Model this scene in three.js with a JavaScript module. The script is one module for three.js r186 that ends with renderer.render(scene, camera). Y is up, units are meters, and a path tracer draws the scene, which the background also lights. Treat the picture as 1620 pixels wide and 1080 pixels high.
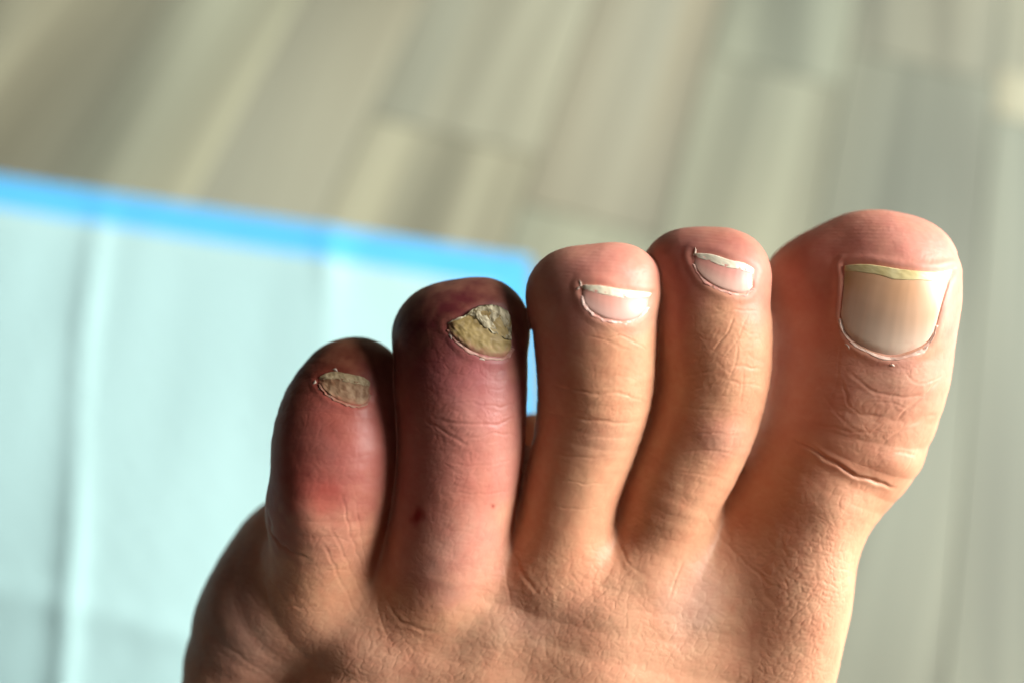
import * as THREE from 'three';
import { mergeGeometries } from 'three/addons/utils/BufferGeometryUtils.js';
import { RectAreaLightUniformsLib } from 'three/addons/lights/RectAreaLightUniformsLib.js';
import { RoundedBoxGeometry } from 'three/addons/geometries/RoundedBoxGeometry.js';

// ------------------------------------------------------------------ camera, light, exposure
const W = 1620, H = 1080, FPX = 1300;                 // photograph size and focal length in its pixels
const PITCH = 66.8 * Math.PI / 180, EYE = 276;        // looking down; lens height above the floor in mm
const sp = Math.sin(PITCH), cp = Math.cos(PITCH);
const scene = new THREE.Scene();
scene.background = new THREE.Color(0x000000);
const camera = new THREE.PerspectiveCamera(2 * Math.atan(H / 2 / FPX) * 180 / Math.PI, W / H, 0.01, 20);
camera.position.set(0, EYE / 1000, 0);
camera.up.set(0, 1, 0);
camera.lookAt(0, EYE / 1000 - sp, -cp);
camera.focus = 0.1135;
camera.userData.fStop = 4.6;

const renderer = new THREE.WebGLRenderer({ antialias: true });
renderer.setSize(1024, 682);
renderer.toneMapping = THREE.LinearToneMapping;
renderer.toneMappingExposure = 1.0;
renderer.shadowMap.enabled = true;
renderer.outputColorSpace = THREE.SRGBColorSpace;

RectAreaLightUniformsLib.init();
const WIN = { x: 2.15, y: 1.02, z: -0.38, w: 1.3, h: 1.6 };   // unseen glazed door, placed out of view to light the foot from its right
const daylight = new THREE.RectAreaLight(new THREE.Color(1.0, 0.985, 0.95), 39, WIN.w, WIN.h);
daylight.name = 'unseen_window_daylight';
daylight.position.set(WIN.x - 0.03, WIN.y, WIN.z);
daylight.lookAt(WIN.x - 1.03, WIN.y, WIN.z);
scene.add(daylight);
const FILL_PANEL = { x: -0.25, y: 2.3, z: 0.35, s: 0.6 };  // added overhead fill panel, only there to lift the shadows
const fillLight = new THREE.RectAreaLight(new THREE.Color(1.0, 0.93, 0.84), 1.4, FILL_PANEL.s, FILL_PANEL.s);
fillLight.name = 'added_fill_panel_light';
fillLight.position.set(FILL_PANEL.x, FILL_PANEL.y - 0.02, FILL_PANEL.z);
fillLight.lookAt(FILL_PANEL.x, 0, FILL_PANEL.z);
scene.add(fillLight);

// ------------------------------------------------------------------ helpers
// Working frame for the foot: X right, Y up the picture plane, Z = depth from the lens, all in mm.
const toWorld = (x, y, z) => [x / 1000, (EYE + y * cp - z * sp) / 1000, (-y * sp - z * cp) / 1000];
const px = (u, v, z) => [(u - W / 2) / FPX * z, (H / 2 - v) / FPX * z, z];
const floorDepth = v => EYE / (sp - (H / 2 - v) / FPX * cp);
const onFloor = (u, v) => { const w = toWorld(...px(u, v, floorDepth(v))); return new THREE.Vector2(w[0], w[2]); };
const clamp = (x, a = 0, b = 1) => x < a ? a : x > b ? b : x;
const sstep = (a, b, x) => { const t = clamp((x - a) / (b - a)); return t * t * (3 - 2 * t); };
const mix = (a, b, t) => a + (b - a) * t;
let seed = 7;
const rnd = () => { seed = (seed * 1664525 + 1013904223) >>> 0; return seed / 4294967296; };
const hash3 = (x, y, z, s = 0) => { let h = (Math.imul(x, 374761393) + Math.imul(y, 668265263) + Math.imul(z, 2147483647 ^ 0x5bd1e995) + Math.imul(s, 1274126177)) | 0; h = Math.imul(h ^ (h >>> 13), 1274126177); h ^= h >>> 16; return (h >>> 0) / 4294967296; };
function noise3(x, y, z, s = 0) {
  const i = Math.floor(x), j = Math.floor(y), k = Math.floor(z); let a = x - i, b = y - j, c = z - k;
  a = a * a * (3 - 2 * a); b = b * b * (3 - 2 * b); c = c * c * (3 - 2 * c);
  const L = (p, q, t) => p + (q - p) * t;
  return L(L(L(hash3(i, j, k, s), hash3(i + 1, j, k, s), a), L(hash3(i, j + 1, k, s), hash3(i + 1, j + 1, k, s), a), b),
    L(L(hash3(i, j, k + 1, s), hash3(i + 1, j, k + 1, s), a), L(hash3(i, j + 1, k + 1, s), hash3(i + 1, j + 1, k + 1, s), a), b), c) * 2 - 1;
}
const fbm = (x, y, z, s = 0) => noise3(x, y, z, s) * 0.55 + noise3(x * 2.1, y * 2.1, z * 2.1, s + 3) * 0.3 + noise3(x * 4.3, y * 4.3, z * 4.3, s + 5) * 0.15;
function worley(x, y, z, s) {            // distance to the border between cells
  const i = Math.floor(x), j = Math.floor(y), k = Math.floor(z); let f1 = 9, f2 = 9;
  for (let a = -1; a < 2; a++) for (let b = -1; b < 2; b++) for (let c = -1; c < 2; c++) {
    const X = i + a, Y = j + b, Z = k + c;
    const dx = X + hash3(X, Y, Z, s) - x, dy = Y + hash3(X, Y, Z, s + 1) - y, dz = Z + hash3(X, Y, Z, s + 2) - z;
    const d = dx * dx + dy * dy + dz * dz;
    if (d < f1) { f2 = f1; f1 = d; } else if (d < f2) f2 = d;
  }
  return Math.sqrt(f2) - Math.sqrt(f1);
}
function tag(o, label, category, extra = {}) { o.userData = { label, category, ...extra }; return o; }
function shade(o) { o.traverse(m => { if (m.isMesh) { m.castShadow = true; m.receiveShadow = true; } }); return o; }
function mesh(name, geo, mat, parent) { const m = new THREE.Mesh(geo, mat); m.name = name; parent.add(m); return m; }
function spline(pts, n) {                // Catmull-Rom through rows of numbers
  const out = [], m = pts.length;
  for (let i = 0; i < n; i++) {
    const f = i / (n - 1) * (m - 1), k = Math.min(m - 2, Math.floor(f)), t = f - k;
    const p0 = pts[Math.max(0, k - 1)], p1 = pts[k], p2 = pts[k + 1], p3 = pts[Math.min(m - 1, k + 2)];
    out.push(p1.map((_, c) => 0.5 * (2 * p1[c] + (p2[c] - p0[c]) * t + (2 * p0[c] - 5 * p1[c] + 4 * p2[c] - p3[c]) * t * t + (3 * p1[c] - p0[c] - 3 * p2[c] + p3[c]) * t * t * t)));
  }
  return out;
}

// ------------------------------------------------------------------ floor of laminate planks
const A0 = onFloor(1600, 0), VPd = new THREE.Vector3(990, 3030, 1300);      // planks run towards this direction
const dw = toWorld(VPd.x, VPd.y, VPd.z), dz0 = [dw[0], dw[2]];
const pdir = new THREE.Vector2(dz0[0], dz0[1]).normalize(), pacr = new THREE.Vector2(-pdir.y, pdir.x);
if (pacr.x < 0) pacr.negate();
const floorUV = (u, v) => { const p = onFloor(u, v); return [p.dot(pacr), p.dot(pdir)]; };

function grainTexture(w, h, s) {
  const d = new Uint8Array(w * h * 4);
  for (let y = 0; y < h; y++) for (let x = 0; x < w; x++) {
    const fx = x / w, fy = y / h;
    const warp = noise3(fx * 5, fy * 3, 1, s) * 0.06;
    let g = noise3((fx + warp) * 9, fy * 1.6, 2, s + 1) * 0.5 + noise3((fx + warp) * 26, fy * 2.5, 3, s + 2) * 0.28 + noise3((fx + warp) * 90, fy * 5, 4, s + 3) * 0.16;
    g += noise3(fx * 3, fy * 5, 7, s + 9) * 0.35;
    const knot = Math.exp(-((fx - 0.35) ** 2 * 40 + (fy - 0.6) ** 2 * 160)) * 0.5; g -= knot;
    const k = clamp(0.84 + g * 0.23 + 0.10 * noise3(fx * 2.2, fy * 3.5, 5, s + 31), 0.25, 1);
    const warmth = noise3(fx * 4, fy * 3, 11, s + 20) * 0.02;
    const o = (y * w + x) * 4;
    d[o] = 255 * clamp(k * (1 + warmth)); d[o + 1] = 255 * clamp(k); d[o + 2] = 255 * clamp(k * (0.97 - warmth)); d[o + 3] = 255;
  }
  const t = new THREE.DataTexture(d, w, h, THREE.RGBAFormat); t.colorSpace = THREE.SRGBColorSpace;
  t.magFilter = THREE.LinearFilter; t.minFilter = THREE.LinearMipmapLinearFilter; t.generateMipmaps = true;
  t.wrapS = t.wrapT = THREE.RepeatWrapping; t.needsUpdate = true; return t;
}
const grains = [0, 1, 2, 3].map(i => grainTexture(256, 512, 100 + i * 40));
const plankMats = [];
const plankMat = (c0, g) => { const c = c0.map((x, k) => mix(x, [0.39, 0.40, 0.31][k], .4) * .92); const key = c.join() + g; let m = plankMats.find(p => p.key === key); if (!m) { const mm = new THREE.MeshPhysicalMaterial({ color: new THREE.Color().setRGB(...c), map: grains[g], roughness: 0.62, specularIntensity: 0.6 }); m = { key, mm }; plankMats.push(m); } return m.mm; };
const floorBase = new THREE.Mesh(new THREE.PlaneGeometry(7, 7).rotateX(-Math.PI / 2), new THREE.MeshStandardMaterial({ color: new THREE.Color().setRGB(0.33, 0.32, 0.25), roughness: 0.6 }));
floorBase.name = 'floor'; floorBase.position.set(0.2, -0.008, -0.1);
floorBase.userData = { kind: 'structure', label: 'pale greenish grey wood laminate floor in long strips', category: 'floor' };
scene.add(floorBase);
{
  // strip borders read at row 150 of the photograph, then continued at the same pitch
  const across = [180, 395, 600, 885, 1105, 1330, 1575].map(u => floorUV(u, 150)[0]);
  const pitch = (across[6] - across[0]) / 6;
  while (across[0] > -1.1) across.unshift(across[0] - pitch);
  while (across[across.length - 1] < 0.95) across.push(across[across.length - 1] + pitch);
  const i0 = across.findIndex(a => Math.abs(a - floorUV(180, 150)[0]) < 1e-6);
  const lo = floorUV(810, 1500)[1] - 0.6, hi = floorUV(810, -350)[1];
  const tan = [0.43, 0.42, 0.315], grey = [0.42, 0.42, 0.32], brown = [0.40, 0.385, 0.28], pale = [0.51, 0.525, 0.41], green = [0.40, 0.445, 0.345], mist = [0.36, 0.41, 0.34];
  const set = {                      // tones of the strips seen in the photograph, far piece and near piece
    [i0 - 1]: [[tan, 0], [grey, 1]], [i0]: [[[0.50, 0.50, 0.37], 1], [pale, 3]], [i0 + 1]: [[[0.36, 0.34, 0.265], 2], [[0.38, 0.36, 0.28], 0]], [i0 + 2]: [[[0.47, 0.47, 0.375], 3], [tan, 1]],
    [i0 + 3]: [[[0.355, 0.33, 0.26], 2], [[0.47, 0.50, 0.385], 3]], [i0 + 4]: [[[0.40, 0.43, 0.335], 1], [[0.40, 0.43, 0.34], 2]], [i0 + 5]: [[[0.34, 0.35, 0.285], 3], [[0.38, 0.42, 0.345], 0]], [i0 + 6]: [[grey, 2], [mist, 1]],
  };
  const ends = { [i0]: floorUV(220, 330)[1], [i0 + 1]: floorUV(480, -60)[1], [i0 + 2]: floorUV(640, 195)[1], [i0 + 3]: floorUV(860, 330)[1], [i0 + 4]: floorUV(1000, 60)[1], [i0 + 5]: floorUV(1490, 110)[1] };
  const tones = [tan, grey, green, pale, mist];
  const base = new THREE.Vector3(floorBase.position.x, floorBase.position.y, floorBase.position.z);
  const ang = Math.atan2(pdir.x, pdir.y);
  for (let i = 0; i < across.length - 1; i++) {
    const w = across[i + 1] - across[i] - 0.0008, cx = (across[i] + across[i + 1]) / 2;
    const cuts = [lo];
    const e = ends[i] ?? lo + rnd() * 0.5;
    for (let c = e - 1.4; c < hi + 0.45; c += 0.7) if (c > lo + 0.02 && c < hi + 0.4) cuts.push(c);
    cuts.push(hi + 0.45);
    for (let k = 0; k < cuts.length - 1; k++) {
      const len = cuts[k + 1] - cuts[k] - 0.0008, cy = (cuts[k] + cuts[k + 1]) / 2;
      if (len < 0.01) continue;
      const pick = set[i] ? set[i][(cy > (ends[i] ?? 0)) ? 0 : Math.min(1, set[i].length - 1)] : [tones[Math.floor(rnd() * 5)], Math.floor(rnd() * 4)];
      const g = new THREE.BoxGeometry(w, 0.008, len);
      const uv = g.attributes.uv, off = rnd();
      for (let q = 8; q < 12; q++) uv.setXY(q, uv.getX(q) * w / 0.2 + off, uv.getY(q) * len / 0.6 + off * 3);
      const m = mesh('plank', g, plankMat(pick[0], pick[1]), floorBase);
      const p = pacr.clone().multiplyScalar(cx).addScaledVector(pdir, cy);
      m.position.set(p.x - base.x, 0.0039, p.y - base.z); m.rotation.y = ang;
    }
  }
}
shade(floorBase);

// ------------------------------------------------------------------ unseen glazed door that lights the foot, and an added ceiling panel for fill (outside the picture)
{
  const g = new THREE.Group(); g.name = 'window'; g.position.set(WIN.x, 0, WIN.z);
  tag(g, 'unseen white framed glazed door bright with daylight, out of view to the right of the foot', 'window');
  const fm = new THREE.MeshStandardMaterial({ color: 0xe8e8e4, roughness: 0.45 });
  const t = 0.06, bars = [];
  const bar = (w, h, y, z) => bars.push(new RoundedBoxGeometry(0.06, h, w, 2, 0.006).translate(0.035, y, z));
  bar(WIN.w + 2 * t, t, WIN.y + WIN.h / 2 + t / 2, 0); bar(WIN.w + 2 * t, WIN.y - WIN.h / 2, (WIN.y - WIN.h / 2) / 2, 0);
  for (const s of [-1, 1]) bar(t, WIN.h - 0.002, WIN.y, s * (WIN.w / 2 + t / 2));
  mesh('frame', mergeGeometries(bars), fm, g);
  mesh('mullion', new RoundedBoxGeometry(0.05, WIN.h - 0.002, 0.04, 2, 0.006).translate(0.035, WIN.y, 0), fm, g);
  const pm = new THREE.MeshStandardMaterial({ color: 0xffffff, emissive: new THREE.Color(0.95, 1.0, 1.0), emissiveIntensity: 1.2, roughness: 0.2 });
  for (const s of [-1, 1]) mesh('pane', new THREE.BoxGeometry(0.008, WIN.h - 0.004, WIN.w / 2 - 0.024).translate(0.04, WIN.y, s * (WIN.w / 4 + 0.01)), pm, g);
  scene.add(shade(g));
  const c = new THREE.Group(); c.name = 'added_fill_lamp'; c.position.set(FILL_PANEL.x, FILL_PANEL.y, FILL_PANEL.z);  // added fill lamp, softens the dark sides of the toes
  tag(c, 'added square white fill panel above the foot, lifts the shadows', 'lamp');
  mesh('housing', new RoundedBoxGeometry(FILL_PANEL.s + 0.04, 0.04, FILL_PANEL.s + 0.04, 2, 0.008).translate(0, 0.032, 0), fm, c);
  mesh('diffuser', new THREE.BoxGeometry(FILL_PANEL.s, 0.008, FILL_PANEL.s).translate(0, 0.006, 0), new THREE.MeshStandardMaterial({ color: 0xffffff, emissive: new THREE.Color(1, 0.94, 0.86), emissiveIntensity: 0.3, roughness: 0.5 }), c);
  scene.add(shade(c));
}

// ------------------------------------------------------------------ disposable absorbent pad on the floor
{
  const c = onFloor(839, 411), l = onFloor(0, 282);
  const ex = c.clone().sub(l).normalize(), ey = onFloor(846, 640).sub(c).normalize(); console.log('pad corner', Math.acos(-ex.dot(ey)) * 57.3);   // ey runs back towards the person
  const g = new THREE.Group(); g.name = 'absorbent_pad';
  const LX = 0.60, LY = 0.60, B = 0.015;
  g.position.set(c.x, 0, c.y);
  const ab = (u, v) => { const q = onFloor(u, v).sub(c), det = -ex.x * ey.y + ex.y * ey.x; return [(q.x * ey.y - q.y * ey.x) / det, (-ex.x * q.y + ex.y * q.x) / det]; };
  const folds = [[[160, 335], [112, 1060]], [[531, 388], [524, 560]]].map(([p, q]) => { const [a0, b0] = ab(...p), [a1, b1] = ab(...q); const k = (a1 - a0) / (b1 - b0); return [a0 - k * b0, k]; });   // distance from the right edge, and its lean
  folds.push([2 * folds[0][0] - folds[1][0], folds[0][1]]);
  const crossf = [0.0, 0.155, 0.31];
  const height = (a, b) => {           // a from the right edge, b from the far edge
    let h = 0.0012;
    folds.forEach(([f, lean], i) => { const wob = 0.0018 * noise3(b * 14, i * 5, 0, 3), d = a - f - wob - b * lean; h += (0.0011 + 0.0008 * noise3(b * 22, i, 3, 5)) * Math.exp(-Math.abs(d) / 0.003) + 0.0001 * Math.exp(-(d * d) / 0.0004); });
    const db = b - crossf[1] - 0.003 * noise3(a * 12, 2, 2, 8); h += 0.0012 * Math.exp(-Math.abs(db) / 0.006);
    h += 0.0006 * (noise3(a * 24, b * 18, 1, 12) + 0.6) + 0.0002 * noise3(a * 60, b * 24, 1, 13);
    const edge = Math.min(a, b); h *= 0.45 + 0.55 * sstep(0, 0.02, edge);
    return 0.0008 + Math.max(0, h);
  };
  const sheet = (a0, a1, b0, b1, na, nb, lift, quilt) => {
    const pos = [], uv = [], idx = [];
    for (let j = 0; j <= nb; j++) for (let i = 0; i <= na; i++) {
      const a = mix(a0, a1, i / na), b = mix(b0, b1, j / nb);
      let h = height(a, b) + lift;
      if (quilt) { const q1 = Math.abs(((a + b) * 70) % 1 - 0.5), q2 = Math.abs(((a - b + 5) * 70) % 1 - 0.5); h += 0.00014 * (Math.min(q1, q2) > 0.06 ? 1 : 0) * sstep(0, 0.004, Math.min(a - a0, b - b0)); }
      const p = ex.clone().multiplyScalar(-a).addScaledVector(ey, b);
      pos.push(p.x, h, p.y); uv.push(a, b);
    }
    for (let j = 0; j < nb; j++) for (let i = 0; i < na; i++) { const q = j * (na + 1) + i; idx.push(q, q + 1, q + na + 1, q + 1, q + na + 2, q + na + 1); }
    const geo = new THREE.BufferGeometry(); geo.setAttribute('position', new THREE.Float32BufferAttribute(pos, 3)); geo.setAttribute('uv', new THREE.Float32BufferAttribute(uv, 2)); geo.setIndex(idx); geo.computeVertexNormals();
    return geo;
  };
  const blue = new THREE.MeshPhysicalMaterial({ color: new THREE.Color().setRGB(0.11, 0.51, 0.92), roughness: 0.38, side: THREE.DoubleSide });
  const white = new THREE.MeshStandardMaterial({ color: new THREE.Color().setRGB(0.41, 0.625, 0.62), roughness: 0.85, side: THREE.DoubleSide });
  mesh('plastic_backing', sheet(0, LX, 0, LY, 160, 120, 0, false), blue, g);
  mesh('absorbent_sheet', sheet(B * 0.9, LX - B, B, LY - B, 240, 200, 0.0011, true), white, g);
  tag(g, 'white disposable absorbent pad with bright blue border lying creased on the floor', 'pad');
  scene.add(shade(g));
}

// ------------------------------------------------------------------ the bare foot: distance field
// stations: [u, v, depth mm, radius px]; pixels are turned into mm at that depth
const st = ([u, v, z, r]) => [...px(u, v, z), r / FPX * z];
function chain(rows, n, flat = 1) { return { p: spline(rows.map(st), n), flat }; }
const TOES = [
  { name: 'great', flat: 1.14, rows: [[1360, 490, 123.5, 140], [1358, 540, 124, 139], [1350, 600, 124.6, 136], [1330, 680, 125.6, 127], [1296, 740, 126.4, 116], [1266, 790, 127, 111], [1232, 860, 127.6, 112], [1214, 930, 128, 113]],
    extra: [[1428, 423, 122.5, 78], [1368, 421, 123, 84], [1288, 456, 124, 80], [1392, 470, 121.5, 106]] },
  { name: 'second', flat: 1.0, rows: [[1114, 460, 119.5, 96], [1120, 520, 120.2, 98], [1122, 590, 121.2, 93], [1109, 660, 122, 88], [1087, 720, 122.6, 84], [1060, 780, 123, 78], [1040, 840, 123.8, 72], [1020, 900, 124.6, 76]],
    extra: [[1150, 431, 118.5, 62], [1076, 426, 119.5, 57]] },
  { name: 'third', flat: 1.0, rows: [[940, 489, 117.5, 100], [942, 540, 118.2, 97], [942, 600, 119.2, 93], [936, 650, 120, 88], [925, 700, 120.8, 82], [907, 760, 121.8, 78], [895, 820, 122.8, 77], [880, 900, 124, 82]],
    extra: [[985, 446, 116.5, 57], [894, 459, 117.5, 57]] },
  { name: 'fourth', flat: 1.0, rows: [[730, 548, 120.8, 104], [730, 600, 120.6, 105], [731, 660, 120.6, 102], [729, 720, 120.8, 99], [718, 800, 121.6, 96], [706, 870, 123, 95], [690, 945, 126, 90]],
    extra: [[770, 505, 120.5, 61], [692, 526, 121.5, 63]] },
  { name: 'little', flat: 1.0, rows: [[549, 614, 123.2, 76], [540, 652, 122.2, 92], [533, 700, 121.2, 100], [529, 760, 121, 98], [523, 815, 122, 92], [514, 880, 124.6, 86], [515, 950, 128.5, 80]],
    extra: [[484, 800, 121.2, 52], [575, 602, 123.5, 60]] },
];
for (const t of TOES) { t.chain = chain(t.rows, 18); t.balls = t.extra.map(st); }
const mm = (...a) => a;                                  // plain mm rows: x, y, depth, radius
const BODY = [
  chain([[1212, 930, 128, 111], [1193, 1010, 129, 113], [1172, 1090, 130, 117], [1130, 1300, 131, 150], [1040, 1650, 130, 190]], 10),
  chain([[1022, 930, 125, 82], [1005, 1010, 126, 98], [975, 1120, 126, 112], [930, 1300, 124, 140], [880, 1650, 122, 190]], 10),
  chain([[880, 930, 125.5, 84], [865, 1010, 127, 98], [845, 1120, 127.5, 112], [830, 1300, 126.5, 140], [820, 1650, 123, 190]], 10),
  chain([[688, 960, 126.5, 90], [682, 1030, 126.5, 96], [690, 1120, 127, 108], [710, 1300, 127.5, 133], [740, 1650, 126, 180]], 10),
  chain([[505, 935, 128, 84], [446, 966, 132.5, 102], [416, 1030, 135, 112], [420, 1120, 136.5, 123], [480, 1300, 135, 140], [600, 1650, 134, 170]], 10),
  // flesh that fills the hollows between the rays
  chain([[600, 978, 126.5, 58], [596, 1020, 125, 70], [588, 1060, 125.2, 86], [590, 1200, 126.5, 120]], 5), chain([[800, 920, 126, 56], [788, 965, 124.6, 70], [778, 1030, 124.5, 90], [775, 1200, 125, 125]], 5),
  chain([[966, 900, 125, 54], [956, 945, 123.4, 70], [942, 1010, 123.5, 90], [905, 1200, 123.5, 125]], 5), chain([[1098, 940, 126.8, 60], [1090, 1030, 126.2, 88], [1060, 1200, 126, 120]], 5),
  chain([[1165, 790, 133, 55], [1135, 860, 131, 60], [1105, 930, 128.5, 66]], 5),
  chain([[842, 690, 135, 34], [834, 780, 131.5, 44], [812, 880, 128, 52]], 5), chain([[622, 800, 130, 36], [608, 930, 129, 50]], 4),
  chain([[466, 874, 136, 88], [446, 940, 134.5, 98]], 4),
  chain([[1290, 800, 121.5, 62], [1268, 880, 121.8, 62], [1246, 980, 122.4, 64], [1222, 1090, 123, 68]], 8),   // ridge of the first ray
  // sole: ball of the foot, outer edge, heel, ankle and the start of the shin
  { p: [mm(32, -36, 139, 15), mm(10, -34, 142, 15), mm(-18, -36, 143, 14), mm(-34, -42, 142, 12)], flat: 1 },
  { p: [mm(30, -40, 138, 16), mm(15, -110, 146, 20), mm(-4, -190, 177, 29)], flat: 1 },
  { p: [mm(-33, -48, 142, 13), mm(-28, -110, 152, 19), mm(-8, -190, 177, 29)], flat: 1 },
  { p: [mm(2, -120, 124, 28), mm(-3, -160, 122, 34), mm(-5, -180, 140, 32), mm(-6, -193, 177, 30)], flat: 1 },
  { p: [mm(-3, -162, 120, 33), mm(-4, -180, 70, 32), mm(-4, -200, 10, 36)], flat: 1 },
];
function chainD(c, x, y, z) {
  const p = c.p; let best = 1e9;
  for (let i = 0; i < p.length - 1; i++) {
    const a = p[i], b = p[i + 1];
    const bx = b[0] - a[0], by = b[1] - a[1], bz = b[2] - a[2], qx = x - a[0], qy = y - a[1], qz = z - a[2];
    let t = (qx * bx + qy * by + qz * bz) / (bx * bx + by * by + bz * bz); t = t < 0 ? 0 : t > 1 ? 1 : t;
    const ex = qx - bx * t, ey = qy - by * t, ez = (qz - bz * t) * c.flat;
    const d = Math.sqrt(ex * ex + ey * ey + ez * ez) - (a[3] + (b[3] - a[3]) * t);
    if (d < best) best = d;
  }
  return best;
}
const smin = (a, b, k) => { const h = Math.max(k - Math.abs(a - b), 0) / k; return Math.min(a, b) - h * h * k * 0.25; };
for (const c of [...TOES.map(t => t.chain), ...BODY]) {
  let lo = [1e9, 1e9, 1e9], hi = [-1e9, -1e9, -1e9];
  for (const q of c.p) for (let k = 0; k < 3; k++) { lo[k] = Math.min(lo[k], q[k] - q[3]); hi[k] = Math.max(hi[k], q[k] + q[3]); }
  c.lo = lo; c.hi = hi;
}
const boxD = (c, x, y, z) => { const a = Math.max(c.lo[0] - x, x - c.hi[0], 0), b = Math.max(c.lo[1] - y, y - c.hi[1], 0), d = Math.max(c.lo[2] - z, z - c.hi[2], 0); return Math.sqrt(a * a + b * b + d * d); };
TOES.forEach((t, i) => { t.chain.flat = t.flat; t.k = 4; });
function toeD(t, x, y, z) {
  const far = boxD(t.chain, x, y, z); if (far > 9) return far;
  let d = chainD(t.chain, x, y, z);
  for (const b of t.balls) { const ex = x - b[0], ey = y - b[1], ez = z - b[2]; d = smin(d, Math.sqrt(ex * ex + ey * ey + ez * ez) - b[3], 3); }
  return d;
}
function bodyD(x, y, z) {
  let d = 1e3;
  for (const c of BODY) { const far = boxD(c, x, y, z); if (far > d + 8) continue; d = smin(d, far > 14 ? far : chainD(c, x, y, z), 7); }
  return d;
}
const dist = new Float64Array(6);
function field(x, y, z) {
  const b = bodyD(x, y, z); dist[5] = b; let out = 1e9;
  for (let i = 0; i < 5; i++) { const t = toeD(TOES[i], x, y, z); dist[i] = t; const s = smin(t, b, TOES[i].k); out = i ? smin(out, s, 0.5) : s; }
  return out;
}
const gv = [0, 0, 0];
function grad(x, y, z) {
  const e = 0.05; const a = field(x + e, y, z) - field(x - e, y, z), b = field(x, y + e, z) - field(x, y - e, z), c = field(x, y, z + e) - field(x, y, z - e);
  const l = Math.hypot(a, b, c) || 1; gv[0] = a / l; gv[1] = b / l; gv[2] = c / l; return l / (2 * e);
}
function trace(u, v) {                  // depth of the skin along the sight line of a pixel
  const dx = (u - W / 2) / FPX, dy = (H / 2 - v) / FPX; let z = 95;
  for (let i = 0; i < 60; i++) { const d = field(dx * z, dy * z, z); if (d < 0.004) break; z += d * 0.8; if (z > 145) break; }
  return z;
}

// ------------------------------------------------------------------ toenails: outlines on the skin
const NAILS = [
  { name: 'great', D: [[1336, 421], [1375, 420], [1430, 428], [1476, 431], [1508, 426]], P: [[1329, 500], [1338, 531], [1365, 553], [1410, 567], [1450, 557], [1472, 540], [1482, 510]], free: 0.89, n: 64 },
  { name: 'second', D: [[1096, 402], [1125, 404], [1155, 413], [1175, 417], [1193, 427]], P: [[1096, 416], [1110, 440], [1130, 455], [1158, 465], [1180, 466], [1192, 455]], free: 0.76, n: 44 },
  { name: 'third', D: [[921, 452], [950, 453], [985, 459], [1031, 464]], P: [[920, 466], [930, 490], [955, 506], [985, 511], [1010, 504], [1027, 484]], free: 0.76, n: 44 },
  { name: 'fourth', D: [[708, 512], [735, 501], [753, 489], [776, 485], [800, 494], [808, 518]], P: [[708, 520], [722, 540], [745, 557], [775, 567], [800, 565], [810, 548]], free: 0.62, n: 48 },
  { name: 'little', D: [[504, 598], [525, 589], [550, 592], [575, 598], [585, 606]], P: [[503, 606], [515, 622], [535, 635], [560, 643], [578, 640], [586, 622]], free: 0.72, n: 40 },
];
for (const n of NAILS) {
  n.Ds = spline(n.D, 33); n.Ps = spline(n.P, 33);
  n.poly = [...n.Ps, ...n.Ds.slice().reverse()];
  n.bb = [Math.min(...n.poly.map(p => p[0])) - 40, Math.max(...n.poly.map(p => p[0])) + 40, Math.min(...n.poly.map(p => p[1])) - 40, Math.max(...n.poly.map(p => p[1])) + 40];
}
function segD(pts, u, v, closed) {
  let best = 1e9, at = 0; const n = pts.length;
  for (let i = 0; i < (closed ? n : n - 1); i++) {
    const a = pts[i], b = pts[(i + 1) % n], bx = b[0] - a[0], by = b[1] - a[1];
    let t = ((u - a[0]) * bx + (v - a[1]) * by) / (bx * bx + by * by || 1); t = clamp(t);
    const d = Math.hypot(u - a[0] - bx * t, v - a[1] - by * t); if (d < best) { best = d; at = (i + t) / (n - 1); }
  }
  return [best, at];
}
function inside(poly, u, v) { let c = false; for (let i = 0, j = poly.length - 1; i < poly.length; j = i++) { const a = poly[i], b = poly[j]; if ((a[1] > v) !== (b[1] > v) && u < (b[0] - a[0]) * (v - a[1]) / (b[1] - a[1]) + a[0]) c = !c; } return c; }

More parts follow.
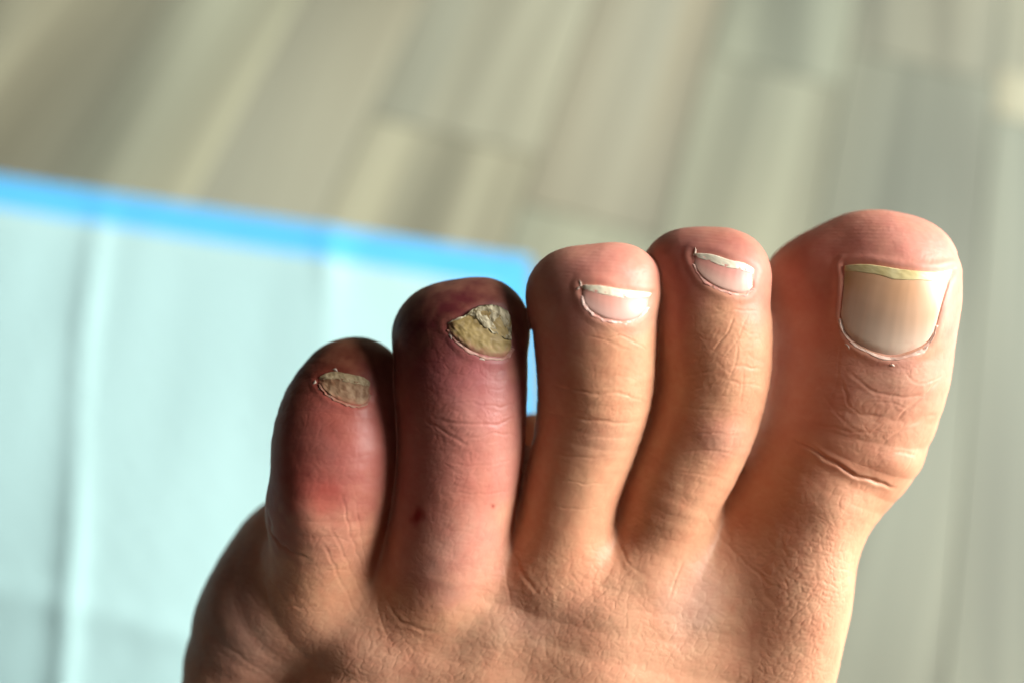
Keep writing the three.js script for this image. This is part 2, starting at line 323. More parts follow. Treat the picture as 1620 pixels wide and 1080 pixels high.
// ------------------------------------------------------------------ creases of the skin, [width px, depth mm, points]
const CREASE = [
  [5, .85, [[1250, 690], [1290, 712], [1330, 738], [1370, 756], [1416, 772]]],
  [4, .20, [[1418, 664], [1440, 640], [1462, 622], [1486, 600]]], [4, .18, [[1395, 702], [1430, 678], [1462, 660], [1484, 655]]],
  [4, .16, [[1345, 588], [1378, 617], [1420, 626], [1470, 622]]], [4, .15, [[1388, 724], [1420, 714], [1452, 722]]], [4, .14, [[1330, 600], [1345, 640], [1372, 656], [1400, 655]]],
  [4, .14, [[1245, 652], [1300, 672], [1360, 684], [1408, 676]]], [3.5, .12, [[1300, 620], [1330, 660], [1370, 690]]], [3, .1, [[1330, 545], [1324, 600], [1308, 648]]], [3, .1, [[1318, 560], [1300, 600], [1270, 640]]],
  [3, .12, [[1430, 590], [1450, 605], [1478, 600], [1492, 590]]], [3, .1, [[1425, 745], [1440, 725], [1460, 700]]], [3, .1, [[1360, 640], [1400, 636], [1440, 650]]],
  [4, .14, [[1080, 596], [1120, 586], [1160, 578], [1212, 584]]], [3.5, .12, [[1095, 620], [1130, 606], [1175, 604], [1210, 612]]], [4, .12, [[1078, 716], [1120, 712], [1168, 718]]], [3.5, .1, [[1085, 690], [1130, 684], [1180, 688]]],
  [3, .12, [[1125, 560], [1148, 530], [1162, 500]]], [3, .1, [[1150, 560], [1172, 530], [1185, 495]]], [3, .09, [[1155, 600], [1165, 570], [1168, 540]]], [3, .09, [[1170, 640], [1174, 610], [1172, 580]]], [3, .1, [[1130, 500], [1165, 490], [1200, 492]]], [3, .08, [[1070, 745], [1110, 750], [1150, 758]]], [3, .08, [[1060, 640], [1110, 648], [1170, 650], [1198, 655]]],
  [4, .20, [[862, 606], [900, 616], [940, 622], [975, 622], [1020, 636]]], [3.5, .15, [[858, 648], [910, 660], [960, 666], [1008, 668]]], [3.5, .11, [[870, 716], [920, 724], [975, 720]]], [3, .1, [[885, 760], [930, 764], [965, 764]]], [3, .08, [[860, 690], [900, 694], [960, 690], [995, 694]]],
  [3, .12, [[952, 545], [978, 532], [1004, 540], [1022, 552]]], [3, .1, [[930, 530], [960, 540], [1000, 556]]], [3, .08, [[880, 800], [920, 806], [958, 800]]],
  [4, .20, [[686, 662], [735, 668], [785, 668], [832, 652]]], [4, .16, [[672, 662], [705, 684], [742, 702]]], [3.5, .14, [[735, 694], [785, 684], [822, 694]]], [3, .1, [[690, 640], [740, 636], [790, 642], [826, 632]]], [3, .08, [[720, 778], [765, 782], [808, 776]]], [3, .08, [[700, 730], [760, 735], [815, 728]]],
  [3.5, .16, [[538, 776], [548, 815], [556, 850], [572, 895], [588, 940]]], [3.5, .14, [[522, 830], [540, 870], [560, 915], [582, 960]]], [3.5, .13, [[510, 855], [528, 895], [548, 935], [572, 985]]], [3, .12, [[560, 790], [568, 830], [576, 880], [590, 920]]], [3, .1, [[500, 850], [530, 848], [560, 860]]], [3, .1, [[510, 905], [545, 900], [590, 915]]],
  [6, .45, [[424, 800], [430, 838], [452, 868], [490, 884]]], [5, .18, [[404, 850], [414, 895], [436, 930], [458, 952]]], [4, .14, [[440, 958], [476, 960], [500, 958]]], [4, .12, [[390, 935], [404, 955], [420, 962]]], [5, .15, [[340, 1012], [378, 1036], [420, 1066], [450, 1090]]],
  [5, .22, [[808, 872], [826, 905], [842, 928], [858, 944]]], [4, .16, [[800, 890], [803, 930], [812, 960]]], [5, .22, [[600, 912], [612, 950], [640, 985], [690, 1000]]], [4, .16, [[598, 935], [600, 975], [612, 1010]]], [4, .14, [[975, 850], [990, 880], [1012, 905]]], [4, .14, [[1082, 884], [1070, 915], [1058, 950]]],
  [4, .12, [[1110, 800], [1140, 850], [1190, 900], [1225, 930]]], [3, .08, [[1290, 880], [1330, 900], [1352, 905]]], [3, .08, [[1275, 930], [1310, 944], [1340, 948]]],
];
const CB = CREASE.map(([w0, d0, pts]) => { const w = w0 * .52, d = d0 * .34; const p = spline(pts, pts.length * 5); const m = w * 4 + 2; return { w, d, p, bb: [Math.min(...p.map(q => q[0])) - m, Math.max(...p.map(q => q[0])) + m, Math.min(...p.map(q => q[1])) - m, Math.max(...p.map(q => q[1])) + m] }; });
// soft swellings: [u, v, radius u, radius v, height mm, toe or -1]
const SWELL = [[1400, 375, 70, 30, .35, 0], [1440, 600, 50, 50, .35, 0], [1420, 735, 40, 22, .5, 0], [1330, 735, 50, 18, .25, 0], [970, 425, 50, 22, .3, 2], [1125, 385, 50, 16, .2, 1], [1140, 690, 34, 24, .45, 1], [1150, 600, 40, 40, .3, 1], [945, 640, 50, 34, .3, 2], [760, 680, 50, 36, .35, 3], [475, 805, 40, 44, .9, 4], [560, 720, 50, 60, .3, 4]];

const KNUCKLE = [[1400, 650, 100, 80, .9], [1160, 560, 60, 90, 1], [1140, 690, 60, 50, .7], [960, 650, 90, 80, .7], [760, 680, 80, 50, .8], [560, 880, 45, 110, 1], [980, 900, 120, 60, .7], [1290, 920, 60, 120, .5], [620, 980, 60, 60, .8], [810, 930, 70, 50, .8]];
function relief(x, y, z, nz, wt) {      // height in mm to add along the normal of the smooth foot
  const u = x / z * FPX + W / 2, v = H / 2 - y / z * FPX;
  if (v > 1300) return 0;
  const f = sstep(0.02, 0.35, -nz); let h = 0;
  const toe = 1 - wt[5];
  h += 0.10 * fbm(x * .13, y * .13, z * .13, 31) + 0.05 * fbm(x * .4, y * .4, z * .4, 33);
  // skin fields: a net of fine lines, drawn out across the toes
  const wx = 0.5 * noise3(x * .5, y * .5, z * .5, 41), wy = 0.5 * noise3(x * .5, y * .5, z * .5, 42);
  const c1 = worley((x + wx) * 0.62, (y + wy) * 0.95, z * 0.62, 51), c2 = worley((x + wy) * 1.5, (y - wx) * 1.9, z * 1.4, 57);
  const strength = mix(0.052, 0.024, toe) * (0.7 + 0.6 * noise3(x * .12, y * .12, z * .12, 61)) * (v < 500 ? 0.5 : 1);
  h += strength * (Math.min(c1, .2) / .2 - .5) + strength * 0.55 * (Math.min(c2, .24) / .24 - .5);
  let kn = 0;
  for (const q of KNUCKLE) { const d = ((u - q[0]) / q[2]) ** 2 + ((v - q[1]) / q[3]) ** 2; if (d < 4) kn = Math.max(kn, Math.exp(-d * d) * q[4]); }
  if (kn > .02) {
    const c3 = worley((x * .8 + wx * 2) * .34, (y + wy * 2) * .62, z * .34, 63), c4 = worley((x + wy * 2) * .7, (y - wx * 2) * .8, z * .6, 67);
    h += kn * (.8 + .5 * noise3(x * .2, y * .2, z * .2, 69)) * (.034 * (Math.min(c3, .14) / .14 - 1) + .022 * (Math.min(c4, .16) / .16 - 1));
  }
  if (f > 0) {
    let e = 0;
    const pad = wt[0] * sstep(410, 385, v) + wt[1] * sstep(400, 380, v) + wt[2] * sstep(448, 425, v);
    if (pad > .05) e += .012 * pad * Math.sin(y * 11 + x * 1.4 + 2.2 * noise3(x * .3, y * .3, 0, 73)) * (.6 + .6 * noise3(x * .6, y * .6, z, 74));
    for (const c of CB) {
      if (u < c.bb[0] || u > c.bb[1] || v < c.bb[2] || v > c.bb[3]) continue;
      const ju = u + 3 * noise3(x * .7, y * .7, z * .7, 71), jv = v + 3 * noise3(x * .7, y * .7, z * .7, 72);
      const [d, at] = segD(c.p, ju, jv), taper = sstep(0, .18, at) * sstep(1.02, .82, at) * .85 + .15;
      e += taper * c.d * (-Math.exp(-(d * d) / (c.w * c.w)) + 0.22 * Math.exp(-((d - 2.4 * c.w) ** 2) / (c.w * c.w * 2.5)));
    }
    for (const s of SWELL) { const q = ((u - s[0]) / s[2]) ** 2 + ((v - s[1]) / s[3]) ** 2; if (q < 8) e += s[4] * Math.exp(-q) * (s[5] < 0 ? 1 : wt[s[5]]); }
    for (let i = 0; i < 5; i++) {
      const n = NAILS[i]; if (wt[i] < .3 || u < n.bb[0] || u > n.bb[1] || v < n.bb[2] || v > n.bb[3]) continue;
      const dP = segD(n.poly, u, v, true)[0], inn = inside(n.poly, u, v), s = inn ? -dP : dP;
      const [dD] = segD(n.Ds, u, v), fold = sstep(4, 22, dD), big = i === 0 ? 1 : .62;
      e += mix(-.45, 0, sstep(-10, -2, s)) * big;
      if (!inn) e += big * (fold * .2 * Math.exp(-((s - 6) ** 2) / 50) + (1 - fold) * (-.12 * Math.exp(-(s * s) / 20) + .18 * Math.exp(-((s - 14) ** 2) / 120)));
    }
    h += e * f;
  }
  return h;
}

// ------------------------------------------------------------------ colour of the skin (pigment, redness, bruising, with some shade painted in on the left)
const SK = [0.63, 0.30, 0.17], TAN = [0.60, 0.30, 0.178];
const BLOB = [
  [[1400, 380, 150, 62, [.60, .23, .19], .75], [1505, 500, 28, 90, [.66, .30, .25], .6], [1270, 480, 75, 130, [.46, .155, .115], .75], [1400, 600, 90, 40, [.58, .32, .23], .5], [1280, 620, 70, 70, [.55, .27, .2], .5], [1410, 578, 26, 12, [.6, .28, .22], .6], [1390, 640, 140, 110, [.60, .275, .195], .4]],  // third patch darkens the left side of the great toe
  [[1115, 395, 110, 62, [.40, .145, .115], .9], [1060, 480, 40, 80, [.50, .17, .13], .7], [1145, 692, 36, 30, [.62, .28, .2], .55], [1200, 470, 26, 50, [.5, .2, .16], .5]],
  [[970, 420, 95, 44, [.64, .24, .19], .85], [870, 500, 50, 110, [.50, .21, .18], .6], [960, 490, 90, 30, [.6, .27, .22], .6], [930, 690, 60, 30, [.62, .33, .22], .3]],
  [[728, 522, 150, 132, [.092, .0135, .0155], 1], [680, 640, 80, 90, [.26, .05, .045], .85], [770, 620, 75, 75, [.33, .105, .105], .7], [760, 720, 110, 80, [.46, .18, .15], .65], [650, 760, 50, 120, [.38, .13, .09], .75], [705, 800, 110, 120, [.43, .15, .115], .78], [740, 890, 80, 60, [.58, .28, .21], .5]],
  [[540, 592, 150, 98, [.11, .023, .012], 1], [520, 680, 130, 66, [.25, .05, .036], .9], [540, 750, 115, 85, [.28, .088, .07], .9], [465, 790, 58, 70, [.31, .055, .04], .8], [530, 860, 90, 50, [.44, .19, .13], .55], [600, 700, 24, 110, [.33, .1, .08], .6]],
  [[360, 960, 110, 150, [.30, .165, .125], .8], [480, 980, 80, 60, [.46, .25, .17], .5], [600, 1040, 90, 50, [.50, .25, .165], .5], [770, 1005, 60, 32, [.42, .29, .19], .3], [850, 960, 60, 40, [.56, .32, .24], .4], [1090, 930, 40, 60, [.56, .36, .29], .5]],  // first patch paints the shade of the outer side into the skin
];
function skinColor(x, y, z, wt, out) {
  const u = x / z * FPX + W / 2, v = H / 2 - y / z * FPX;
  const blot = 1 + 1.1 * (wt[3] + wt[4]), ju = u + blot * (12 * noise3(x * .25, y * .25, z * .25, 81) + 6 * noise3(x * .7, y * .7, z * .7, 83)), jv = v + blot * (12 * noise3(x * .25, y * .25, z * .25, 82) + 6 * noise3(x * .7, y * .7, z * .7, 84));
  out[0] = out[1] = out[2] = 0; const mot = 1.6 * fbm(x * .45, y * .45, z * .45, 85);
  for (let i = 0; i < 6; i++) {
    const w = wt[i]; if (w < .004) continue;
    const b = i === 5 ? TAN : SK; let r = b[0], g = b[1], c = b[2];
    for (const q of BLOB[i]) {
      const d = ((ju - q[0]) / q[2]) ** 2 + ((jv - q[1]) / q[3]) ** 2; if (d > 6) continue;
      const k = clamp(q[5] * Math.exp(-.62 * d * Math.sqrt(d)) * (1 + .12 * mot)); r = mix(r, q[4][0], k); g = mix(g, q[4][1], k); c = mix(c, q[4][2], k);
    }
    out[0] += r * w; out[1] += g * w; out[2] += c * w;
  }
  const m = fbm(x * .35, y * .35, z * .35, 91), m2 = fbm(x * 1.3, y * 1.3, z * 1.3, 95);
  out[0] *= 1 + .05 * m + .03 * m2; out[1] *= 1 + .17 * m + .10 * m2; out[2] *= 1 + .18 * m + .10 * m2;
  // dried blood spot and small marks on the fourth toe
  const su = u + 5 * noise3(x * .8, y * .8, z * .8, 81), sv = v + 5 * noise3(x * .8, y * .8, z * .8, 82), sd = ((su - 661) / 11) ** 2 + ((sv - 816) / 13) ** 2, spot = Math.exp(-0.8 * sd * sd) * wt[3];
  const dot = Math.exp(-(((u - 780) / 3) ** 2 + ((v - 800) / 3.5) ** 2)) * .7 * wt[3];
  const k = Math.max(spot * .95, dot); out[0] = mix(out[0], .23, k); out[1] = mix(out[1], .014, k); out[2] = mix(out[2], .011, k);
}

// ------------------------------------------------------------------ the bare foot: mesh of that field
const t0 = Date.now();
const foot = new THREE.Group(); foot.name = 'bare_foot';
const heel = toWorld(-6, -193, 177); foot.position.set(heel[0], 0, heel[2]);
tag(foot, 'bare foot with raised toes, the fourth and little toes dark red and swollen', 'foot');
scene.add(foot);
const place = (x, y, z) => { const w = toWorld(x, y, z); return [w[0] - foot.position.x, w[1], w[2] - foot.position.z]; };

const weights = new Float64Array(6);
function weigh(x, y, z) {
  field(x, y, z); let m = 1e9, s = 0; for (let i = 0; i < 6; i++) m = Math.min(m, dist[i] + (i === 5 ? .6 : 0));
  for (let i = 0; i < 6; i++) { const d = dist[i] + (i === 5 ? .6 : 0); weights[i] = Math.exp(-(d - m) / (i === 5 ? 1.3 : .9)); s += weights[i]; }
  for (let i = 0; i < 6; i++) weights[i] /= s;
}
{
  const C = 1.25, X0 = -62, Y0 = -238, Z0 = -32, NX = 102, NY = 212, NZ = 200;
  // field values where the surface can be; a coarse pass skips the rest
  const val = new Float32Array(NX * NY * NZ).fill(NaN), S = 4;
  for (let k = 0; k < NZ; k += S) for (let j = 0; j < NY; j += S) for (let i = 0; i < NX; i += S) {
    const d = field(X0 + (i + S / 2) * C, Y0 + (j + S / 2) * C, Z0 + (k + S / 2) * C), out = Math.abs(d) > S * C * 1.35;
    for (let c = k; c < Math.min(NZ, k + S); c++) for (let b = j; b < Math.min(NY, j + S); b++) for (let a = i; a < Math.min(NX, i + S); a++)
      val[(c * NY + b) * NX + a] = out ? d : field(X0 + a * C, Y0 + b * C, Z0 + c * C);
  }
  const vid = new Int32Array(NX * NY * NZ).fill(-1), P = [], T = [];
  for (let k = 0; k < NZ - 1; k++) for (let j = 0; j < NY - 1; j++) for (let i = 0; i < NX - 1; i++) {
    const o = (k * NY + j) * NX + i; let n = 0, sx = 0, sy = 0, sz = 0, neg = 0; const c = [];
    for (let q = 0; q < 8; q++) { const d = val[o + (q & 1) + ((q >> 1) & 1) * NX + (q >> 2) * NX * NY]; c.push(d); if (d < 0) neg++; }
    if (neg === 0 || neg === 8) continue;
    for (let a = 0; a < 8; a++) for (let m = 1; m < 8; m <<= 1) { const b = a | m; if (b === a || (c[a] < 0) === (c[b] < 0)) continue; const t = c[a] / (c[a] - c[b]); n++; sx += (a & 1) + (m === 1 ? t : 0); sy += ((a >> 1) & 1) + (m === 2 ? t : 0); sz += (a >> 2) + (m === 4 ? t : 0); }
    vid[o] = P.length / 3; P.push(X0 + (i + sx / n) * C, Y0 + (j + sy / n) * C, Z0 + (k + sz / n) * C);
  }
  const quad = (a, b, c, d, flip) => { if (a < 0 || b < 0 || c < 0 || d < 0) return; flip ? T.push(a, c, b, a, d, c) : T.push(a, b, c, a, c, d); };
  for (let k = 1; k < NZ - 1; k++) for (let j = 1; j < NY - 1; j++) for (let i = 1; i < NX - 1; i++) {
    const o = (k * NY + j) * NX + i, s = val[o] < 0;
    if (s !== val[o + 1] < 0) quad(vid[o], vid[o - NX], vid[o - NX - NX * NY], vid[o - NX * NY], s);
    if (s !== val[o + NX] < 0) quad(vid[o], vid[o - NX * NY], vid[o - NX * NY - 1], vid[o - 1], s);
    if (s !== val[o + NX * NY] < 0) quad(vid[o], vid[o - 1], vid[o - 1 - NX], vid[o - NX], s);
  }
  let pos = P, tri = T; const N = [];
  const settle = (i) => { for (let q = 0; q < 2; q++) { const d = field(pos[i * 3], pos[i * 3 + 1], pos[i * 3 + 2]); const g = grad(pos[i * 3], pos[i * 3 + 1], pos[i * 3 + 2]); const m = clamp(d / Math.max(g, .4), -.8, .8); for (let c = 0; c < 3; c++) pos[i * 3 + c] -= gv[c] * m; if (Math.abs(d) < .004) break; } N[i * 3] = gv[0]; N[i * 3 + 1] = gv[1]; N[i * 3 + 2] = gv[2]; };
  for (let i = 0; i < pos.length / 3; i++) settle(i);
  console.log('net', pos.length / 3, Date.now() - t0);
  const goal = (a, b) => {            // wanted edge length in mm
    const x = (pos[a * 3] + pos[b * 3]) / 2, y = (pos[a * 3 + 1] + pos[b * 3 + 1]) / 2, z = (pos[a * 3 + 2] + pos[b * 3 + 2]) / 2;
    if (z < 80) return 9;
    const u = x / z * FPX + W / 2, v = H / 2 - y / z * FPX, nz = Math.min(N[a * 3 + 2], N[b * 3 + 2]);
    if (v > 1120 || nz > .35) return 9;
    for (const n of NAILS) if (u > n.bb[0] + 15 && u < n.bb[1] - 15 && v > n.bb[2] + 15 && v < n.bb[3] - 15) return .16;
    return .23;
  };
  for (let pass = 0; pass < 5; pass++) {
    const mids = new Map(), key = (a, b) => a < b ? a * 4194304 + b : b * 4194304 + a; let split = 0;
    const mid = (a, b) => {
      const k = key(a, b); let m = mids.get(k); if (m !== undefined) return m;
      const l = Math.hypot(pos[a * 3] - pos[b * 3], pos[a * 3 + 1] - pos[b * 3 + 1], pos[a * 3 + 2] - pos[b * 3 + 2]);
      if (l < goal(a, b) * 1.3) m = -1; else { m = pos.length / 3; pos.push((pos[a * 3] + pos[b * 3]) / 2, (pos[a * 3 + 1] + pos[b * 3 + 1]) / 2, (pos[a * 3 + 2] + pos[b * 3 + 2]) / 2); settle(m); split++; }
      mids.set(k, m); return m;
    };
    const out = [];
    for (let i = 0; i < tri.length; i += 3) {
      const a = tri[i], b = tri[i + 1], c = tri[i + 2], ab = mid(a, b), bc = mid(b, c), ca = mid(c, a), n = (ab >= 0) + (bc >= 0) + (ca >= 0);
      if (n === 0) out.push(a, b, c);
      else if (n === 3) out.push(a, ab, ca, ab, b, bc, ca, bc, c, ab, bc, ca);
      else if (n === 1) { if (ab >= 0) out.push(a, ab, c, ab, b, c); else if (bc >= 0) out.push(b, bc, a, bc, c, a); else out.push(c, ca, b, ca, a, b); }
      else { if (ab < 0) out.push(c, ca, bc, ca, a, b, ca, b, bc); else if (bc < 0) out.push(a, ab, ca, ab, b, c, ab, c, ca); else out.push(b, bc, ab, bc, c, a, bc, a, ab); }
    }
    tri = out; if (!split) break;
  }
  const n = pos.length / 3, V = new Float32Array(n * 3), K = new Float32Array(n * 3), col = [0, 0, 0];
  console.log('refined', n, tri.length / 3, Date.now() - t0);
  for (let i = 0; i < n; i++) {
    const x = pos[i * 3], y = pos[i * 3 + 1], z = pos[i * 3 + 2];
    weigh(x, y, z);
    const h = relief(x, y, z, N[i * 3 + 2], weights);
    const w = place(x + N[i * 3] * h, y + N[i * 3 + 1] * h, z + N[i * 3 + 2] * h); V[i * 3] = w[0]; V[i * 3 + 1] = w[1]; V[i * 3 + 2] = w[2];
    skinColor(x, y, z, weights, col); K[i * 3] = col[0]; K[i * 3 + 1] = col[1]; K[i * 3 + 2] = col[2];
  }
  const g = new THREE.BufferGeometry(); g.setAttribute('position', new THREE.BufferAttribute(V, 3)); g.setAttribute('color', new THREE.BufferAttribute(K, 3));
  // the working frame is mirrored in depth, so the winding is checked against the field's own normal
  { const a = tri[0], b = tri[1], c = tri[2], A = new THREE.Vector3().fromArray(V, a * 3), B = new THREE.Vector3().fromArray(V, b * 3), D = new THREE.Vector3().fromArray(V, c * 3);
    const f = B.sub(A).cross(D.sub(A)), q = toWorld(N[a * 3], N[a * 3 + 1], N[a * 3 + 2]), o = toWorld(0, 0, 0), nn = new THREE.Vector3(q[0] - o[0], q[1] - o[1], q[2] - o[2]);
    if (f.dot(nn) < 0) for (let i = 0; i < tri.length; i += 3) { const t = tri[i + 1]; tri[i + 1] = tri[i + 2]; tri[i + 2] = t; } }
  g.setIndex(new THREE.BufferAttribute(new Uint32Array(tri), 1)); g.computeVertexNormals();
  const skin = new THREE.MeshPhysicalMaterial({ vertexColors: true, roughness: 1, specularIntensity: 0.12, transmission: 0.16, thickness: 0, clearcoat: 0.42, clearcoatRoughness: 0.44 });
  mesh('skin', g, skin, foot);
  console.log('skin', Date.now() - t0);
}

// ------------------------------------------------------------------ toenails
function nailSheet(n, s0, s1, t0_, t1_, ns, nt, lift, thick, paint) {
  const V = [], K = [], I = [], c = [0, 0, 0];
  const side = (k, off) => {
    for (let j = 0; j <= nt; j++) for (let i = 0; i <= ns; i++) {
      const s = mix(s0, s1, i / ns), b0 = typeof t0_ === 'function' ? t0_(s) : t0_, t = mix(b0, t1_, j / nt);
      const f = s * 32, q = Math.min(31, Math.floor(f)), r = f - q, P = [0, 1].map(a => mix(n.Ps[q][a], n.Ps[q + 1][a], r)), D = [0, 1].map(a => mix(n.Ds[q][a], n.Ds[q + 1][a], r));
      const u = mix(P[0], D[0], t), v = mix(P[1], D[1], t);
      if (!n.cache) n.cache = new Map();
      const key = Math.round(u * 4) * 8192 + Math.round(v * 4); let z = n.cache.get(key); if (z === undefined) { z = trace(u, v); n.cache.set(key, z); }
      const [x, y] = px(u, v, z); grad(x, y, z);
      const h = lift(s, t, u, v) - off, nx = gv[0], ny = gv[1], nz = gv[2];
      V.push(...place(x + nx * h, y + ny * h, z + nz * h)); paint(s, t, u, v, c); K.push(c[0], c[1], c[2]);
    }
  };
  side(0, 0); side(1, thick);
  const M = (ns + 1) * (nt + 1), at = (i, j, k) => k * M + j * (ns + 1) + i;
  const quad = (a, b, d, e) => I.push(a, b, d, b, e, d);
  for (let j = 0; j < nt; j++) for (let i = 0; i < ns; i++) { quad(at(i, j, 0), at(i + 1, j, 0), at(i, j + 1, 0), at(i + 1, j + 1, 0)); quad(at(i + 1, j, 1), at(i, j, 1), at(i + 1, j + 1, 1), at(i, j + 1, 1)); }
  for (let i = 0; i < ns; i++) { quad(at(i, nt, 0), at(i + 1, nt, 0), at(i, nt, 1), at(i + 1, nt, 1)); quad(at(i + 1, 0, 0), at(i, 0, 0), at(i + 1, 0, 1), at(i, 0, 1)); }
  for (let j = 0; j < nt; j++) { quad(at(0, j, 0), at(0, j + 1, 0), at(0, j, 1), at(0, j + 1, 1)); quad(at(ns, j + 1, 0), at(ns, j, 0), at(ns, j + 1, 1), at(ns, j, 1)); }
  const g = new THREE.BufferGeometry(); g.setAttribute('position', new THREE.Float32BufferAttribute(V, 3)); g.setAttribute('color', new THREE.Float32BufferAttribute(K, 3)); g.setIndex(I); g.computeVertexNormals(); return g;
}
const rough = (u, v, s) => 1.6 * fbm(u * .09, v * .09, 0, s), fine = (u, v, s) => 1.6 * fbm(u * .3, v * .3, 0, s);
const lerp3 = (a, b, t, o) => { for (let k = 0; k < 3; k++) o[k] = mix(a[k], b[k], t); };
const healthy = new THREE.MeshPhysicalMaterial({ vertexColors: true, roughness: 0.36, specularIntensity: 0.7 });
const crusty = new THREE.MeshPhysicalMaterial({ vertexColors: true, roughness: 0.6, specularIntensity: 0.3 });
const flaky = new THREE.MeshPhysicalMaterial({ vertexColors: true, roughness: 0.7 });
const LOOK = {
  great: { mat: healthy, ride: .12, plate: (s, t, u, v, o) => { const k = sstep(.1, .75, t + .1 * noise3(s * 3, t * 3, 0, 5) + .12 * (s - .5)); lerp3([.70, .52, .39], [.66, .365, .20], k, o); const st_ = noise3(s * 26, t * 1.5, 0, 9) * .045 + noise3(s * 60, t * 3, 0, 10) * .03; o[0] *= 1 + st_; o[1] *= 1 + st_; o[2] *= 1 + st_; const sideY = Math.max(sstep(.16, 0, s), sstep(.86, 1, s)) * sstep(.35, .9, t); lerp3([o[0], o[1], o[2]], [.62, .50, .23], sideY * .75, o); },
    tip: (s, t, u, v, o) => { const k = .5 + .5 * noise3(s * 14, t * 6, 0, 7); lerp3([.72, .63, .34], [.58, .44, .17], k * .8, o); }, thick: .9, rim: .3 },
  second: { mat: healthy, ride: .1, plate: (s, t, u, v, o) => { lerp3([.56, .34, .27], [.56, .25, .20], sstep(.2, .7, t), o); const q = noise3(s * 30, t, 0, 19) * .05; o[0] *= 1 + q; o[1] *= 1 + q; o[2] *= 1 + q; },
    tip: (s, t, u, v, o) => { const k = .5 + .5 * noise3(s * 12, t * 5, 0, 27); lerp3([.74, .68, .54], [.62, .54, .38], k * .7, o); }, thick: .6, rim: .25 },
  third: { mat: healthy, ride: .1, plate: (s, t, u, v, o) => { lerp3([.60, .35, .29], [.58, .27, .21], sstep(.2, .7, t), o); const q = noise3(s * 30, t, 0, 29) * .05; o[0] *= 1 + q; o[1] *= 1 + q; o[2] *= 1 + q; },
    tip: (s, t, u, v, o) => { const k = .5 + .5 * noise3(s * 12, t * 5, 0, 37); lerp3([.76, .70, .55], [.66, .58, .40], k * .7, o); }, thick: .6, rim: .25 },
  fourth: { mat: crusty, ride: .28, bump: (s, t, u, v) => .10 * rough(u, v, 3) + .05 * fine(u, v, 4), plate: (s, t, u, v, o) => { const k = .5 + .5 * rough(u, v, 13); lerp3([.11, .068, .018], [.235, .17, .066], clamp(k * 1.1 + .35 * sstep(.35, .9, s)), o); lerp3([o[0], o[1], o[2]], [.36, .29, .19], clamp(sstep(.2, 0, t) * .7 + Math.max(0, fine(u, v, 15)) * .3), o); },
    tip: (s, t, u, v, o) => { const k = .5 + .5 * fine(u * 1.5, v * .7, 23); lerp3([.06, .042, .014], [.40, .35, .235], clamp(.5 + 1.5 * (k - .5)), o); const pit = Math.max(Math.exp(-(((u - 788) / 6) ** 2 + ((v - 513) / 6) ** 2)), Math.exp(-(((u - 792) / 8) ** 2 + ((v - 525) / 5) ** 2))); lerp3([o[0], o[1], o[2]], [.06, .055, .012], pit * .95, o); }, thick: 1.3, rim: .55,
    tipBump: (s, t, u, v) => .15 * fine(u, v, 24) + .12 * rough(u * 2, v * 2, 25) - .5 * Math.max(Math.exp(-(((u - 788) / 6) ** 2 + ((v - 513) / 6) ** 2)), Math.exp(-(((u - 792) / 8) ** 2 + ((v - 525) / 5) ** 2))) },
  little: { mat: crusty, ride: .14, bump: (s, t, u, v) => .08 * rough(u, v, 33) + .07 * fine(u, v * .5, 34), plate: (s, t, u, v, o) => { const k = .5 + .5 * fine(u, v * .5, 43) + .3 * noise3(s * 9, t * 2, 0, 44); lerp3([.115, .055, .028], [.25, .165, .10], clamp(k * .9 + .25 * sstep(.4, 0, t) - .35 * Math.exp(-(((s - .3) / .22) ** 2 + ((t - .62) / .2) ** 2))), o); },
    tip: (s, t, u, v, o) => { const k = .5 + .5 * fine(u, v, 53); lerp3([.17, .115, .06], [.27, .215, .13], k, o); }, thick: .7, rim: .4 },
};
function skinAt(u, v) { const z = trace(u, v), [x, y] = px(u, v, z); weigh(x, y, z); return relief(x, y, z, -1, weights); }
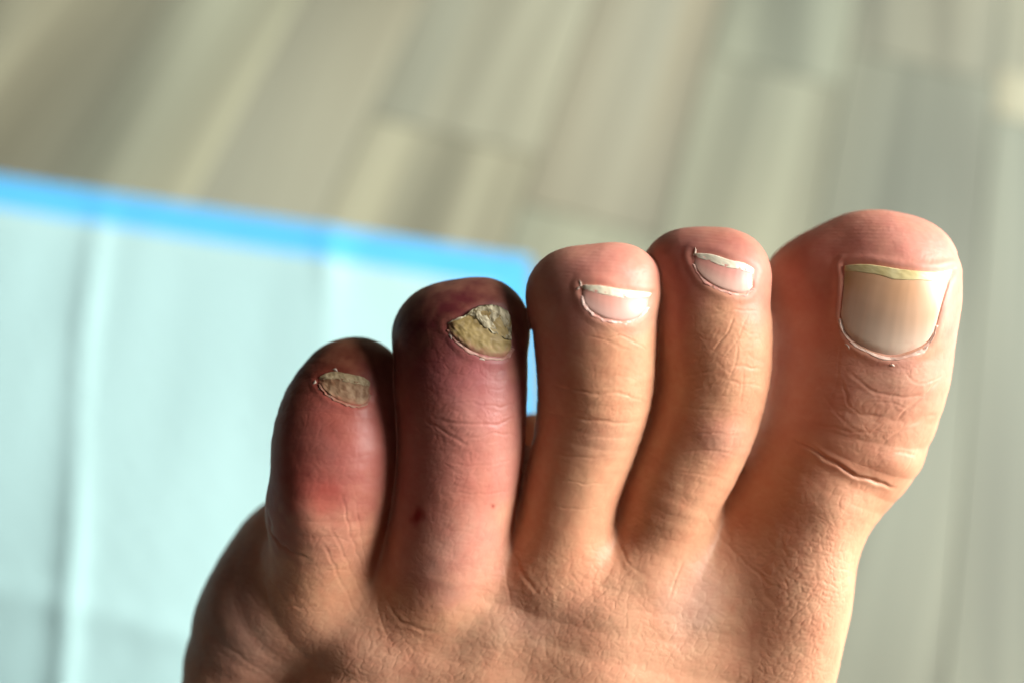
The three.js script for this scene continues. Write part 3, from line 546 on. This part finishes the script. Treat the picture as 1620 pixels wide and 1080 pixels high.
NAILS.forEach((n, i) => {
  const L = LOOK[n.name], g = new THREE.Group(); g.name = 'toenail';
  g.userData.label = { great: 'wide great toenail, milky at its root and yellow at its edge', second: 'short glossy pink nail of the second toe', third: 'short pink nail of the third toe', fourth: 'thick crumbling yellow nail of the fourth toe', little: 'small rough brown nail of the little toe' }[n.name];
  foot.add(g);
  const big = i === 0;
  const lift = (s, t, u, v) => (L.ride + .14) * (1 - Math.pow(Math.abs(2 * s - 1), 10)) * sstep(-.02, .13, t) - .14 - .06 * (1 - sstep(0, .09, t)) + .12 * sstep(.6, 1, t) + (L.bump ? L.bump(s, t, u, v) : .008 * noise3(s * 24, t * 2, 0, 3) + .003 * noise3(s * 50, t * 2, 0, 2) + .008 * noise3(s * 3, t * 9, 0, 6));
  const tipLift = (s, t, u, v) => lift(s, t, u, v) + (L.tipBump ? .07 : .006) + (L.tipBump ? L.tipBump(s, t, u, v) : .02 * fine(u, v, 8)) + .06 * sstep(.85, 1, t);
  const bed = { great: [.60, .33, .24], second: [.48, .19, .15], third: [.60, .27, .21], fourth: [.26, .10, .07], little: [.21, .075, .045] }[n.name];
  const plate = (s, t, u, v, o) => { L.plate(s, t, u, v, o); const e = Math.min(s, 1 - s) * 1.6, wide = L.mat === crusty ? .27 : .16, k = sstep(wide, 0, Math.min(e, t) + .08 * rough(u, v, 55) + .04 * fine(u, v, 56)) * (L.mat === crusty ? .85 : .55); lerp3([o[0], o[1], o[2]], bed, k, o); };
  // ragged line between plate and free edge: the edge piece overlaps the plate
  mesh('nail_plate', nailSheet(n, 0, 1, 0, n.name === 'fourth' ? .95 : n.free + .1, n.n, big ? 48 : 28, lift, .5, plate), L.mat, g);
  mesh('free_edge', nailSheet(n, .01, .99, s => (n.name === 'fourth' ? mix(.93, .34, sstep(.12, .85, s)) : n.free) + (L.mat === crusty ? 1 : .35) * (.05 * noise3(s * 7, i * 3, 0, 17) + .03 * noise3(s * 21, i * 3, 0, 18)), 1, n.n, 14, tipLift, L.thick, L.tip), L.mat === healthy ? healthy : crusty, g);
  // cuticle: a thin ragged rim of dry skin along the root of the nail
  const cu = { Ps: [], Ds: [] };
  const cx = n.poly.reduce((a, p) => a + p[0], 0) / n.poly.length, cy = n.poly.reduce((a, p) => a + p[1], 0) / n.poly.length;
  for (let k = 0; k < 33; k++) { const p = n.Ps[k], l = Math.hypot(p[0] - cx, p[1] - cy), ux = (p[0] - cx) / l, uy = (p[1] - cy) / l; const w = (big ? 3.2 : 2.6) + 2.6 * noise3(k * .55, i * 7, 0, 77) + 1.6 * noise3(k * 1.7, i * 7, 0, 78); cu.Ps.push([p[0] + ux * Math.max(1.5, w), p[1] + uy * Math.max(1.5, w)]); cu.Ds.push([p[0] - ux * 2.5, p[1] - uy * 2.5]); }
  const cl = (s, t, u, v) => Math.max(-.12, skinAt(u, v)) + .02 + .05 * fine(u, v, 88) + .06 * rough(u, v, 86) + .05 * Math.sin(t * Math.PI) - .1 * sstep(.25, 0, t) + (L.mat === crusty ? .05 : 0);
  const cc = { great: [.66, .52, .42], second: [.60, .42, .33], third: [.70, .55, .47], fourth: [.36, .235, .19], little: [.24, .13, .09] }[n.name];
  mesh('cuticle', nailSheet(cu, .03, .97, 0, 1, 60, 6, cl, .3, (s, t, u, v, o) => { const k = sstep(-.25, .45, rough(u, v, 87) + .5 * fine(u * 1.4, v * 1.4, 89)); lerp3(bed, cc, .08 + .6 * k, o); }), flaky, g);
});
// loose scales of dry skin by the nails: [u, v, length px, turn, tone]
const SCALES = [[1098, 399, 13, 1.9, .7], [917, 449, 11, 1.4, .55], [914, 456, 8, 2.2, .55], [1188, 457, 12, -.9, .65], [1410, 578, 9, .3, .7], [530, 586, 9, .4, .3], [507, 612, 10, 2.4, .34], [497, 604, 8, 2.0, .3], [520, 626, 9, 1.1, .36], [1340, 548, 12, .9, .55], [762, 569, 10, .2, .45], [712, 533, 10, 1.0, .42]];
SCALES.forEach(([u, v, l, a, tone], i) => {
  const ca = Math.cos(a), sa = Math.sin(a), w = 1.6;
  const cu = { Ps: [], Ds: [] };
  for (let k = 0; k < 33; k++) { const q = (k / 32 - .5) * l, bow = (1 - (2 * k / 32 - 1) ** 2), bx = u + ca * q + sa * bow * l * .18, by = v + sa * q - ca * bow * l * .18; cu.Ps.push([bx + sa * w * bow, by - ca * w * bow]); cu.Ds.push([bx - sa * w * bow, by + ca * w * bow]); }
  mesh('skin_scale', nailSheet(cu, 0, 1, 0, 1, 10, 2, (s, t, uu, vv) => skinAt(uu, vv) + .01 + .07 * Math.sin(s * 3.1), .15, (s, t, uu, vv, o) => { o[0] = tone; o[1] = tone * .78; o[2] = tone * .62; }), flaky, foot);
});
shade(foot);
console.log('done', Date.now() - t0);

renderer.render(scene, camera);
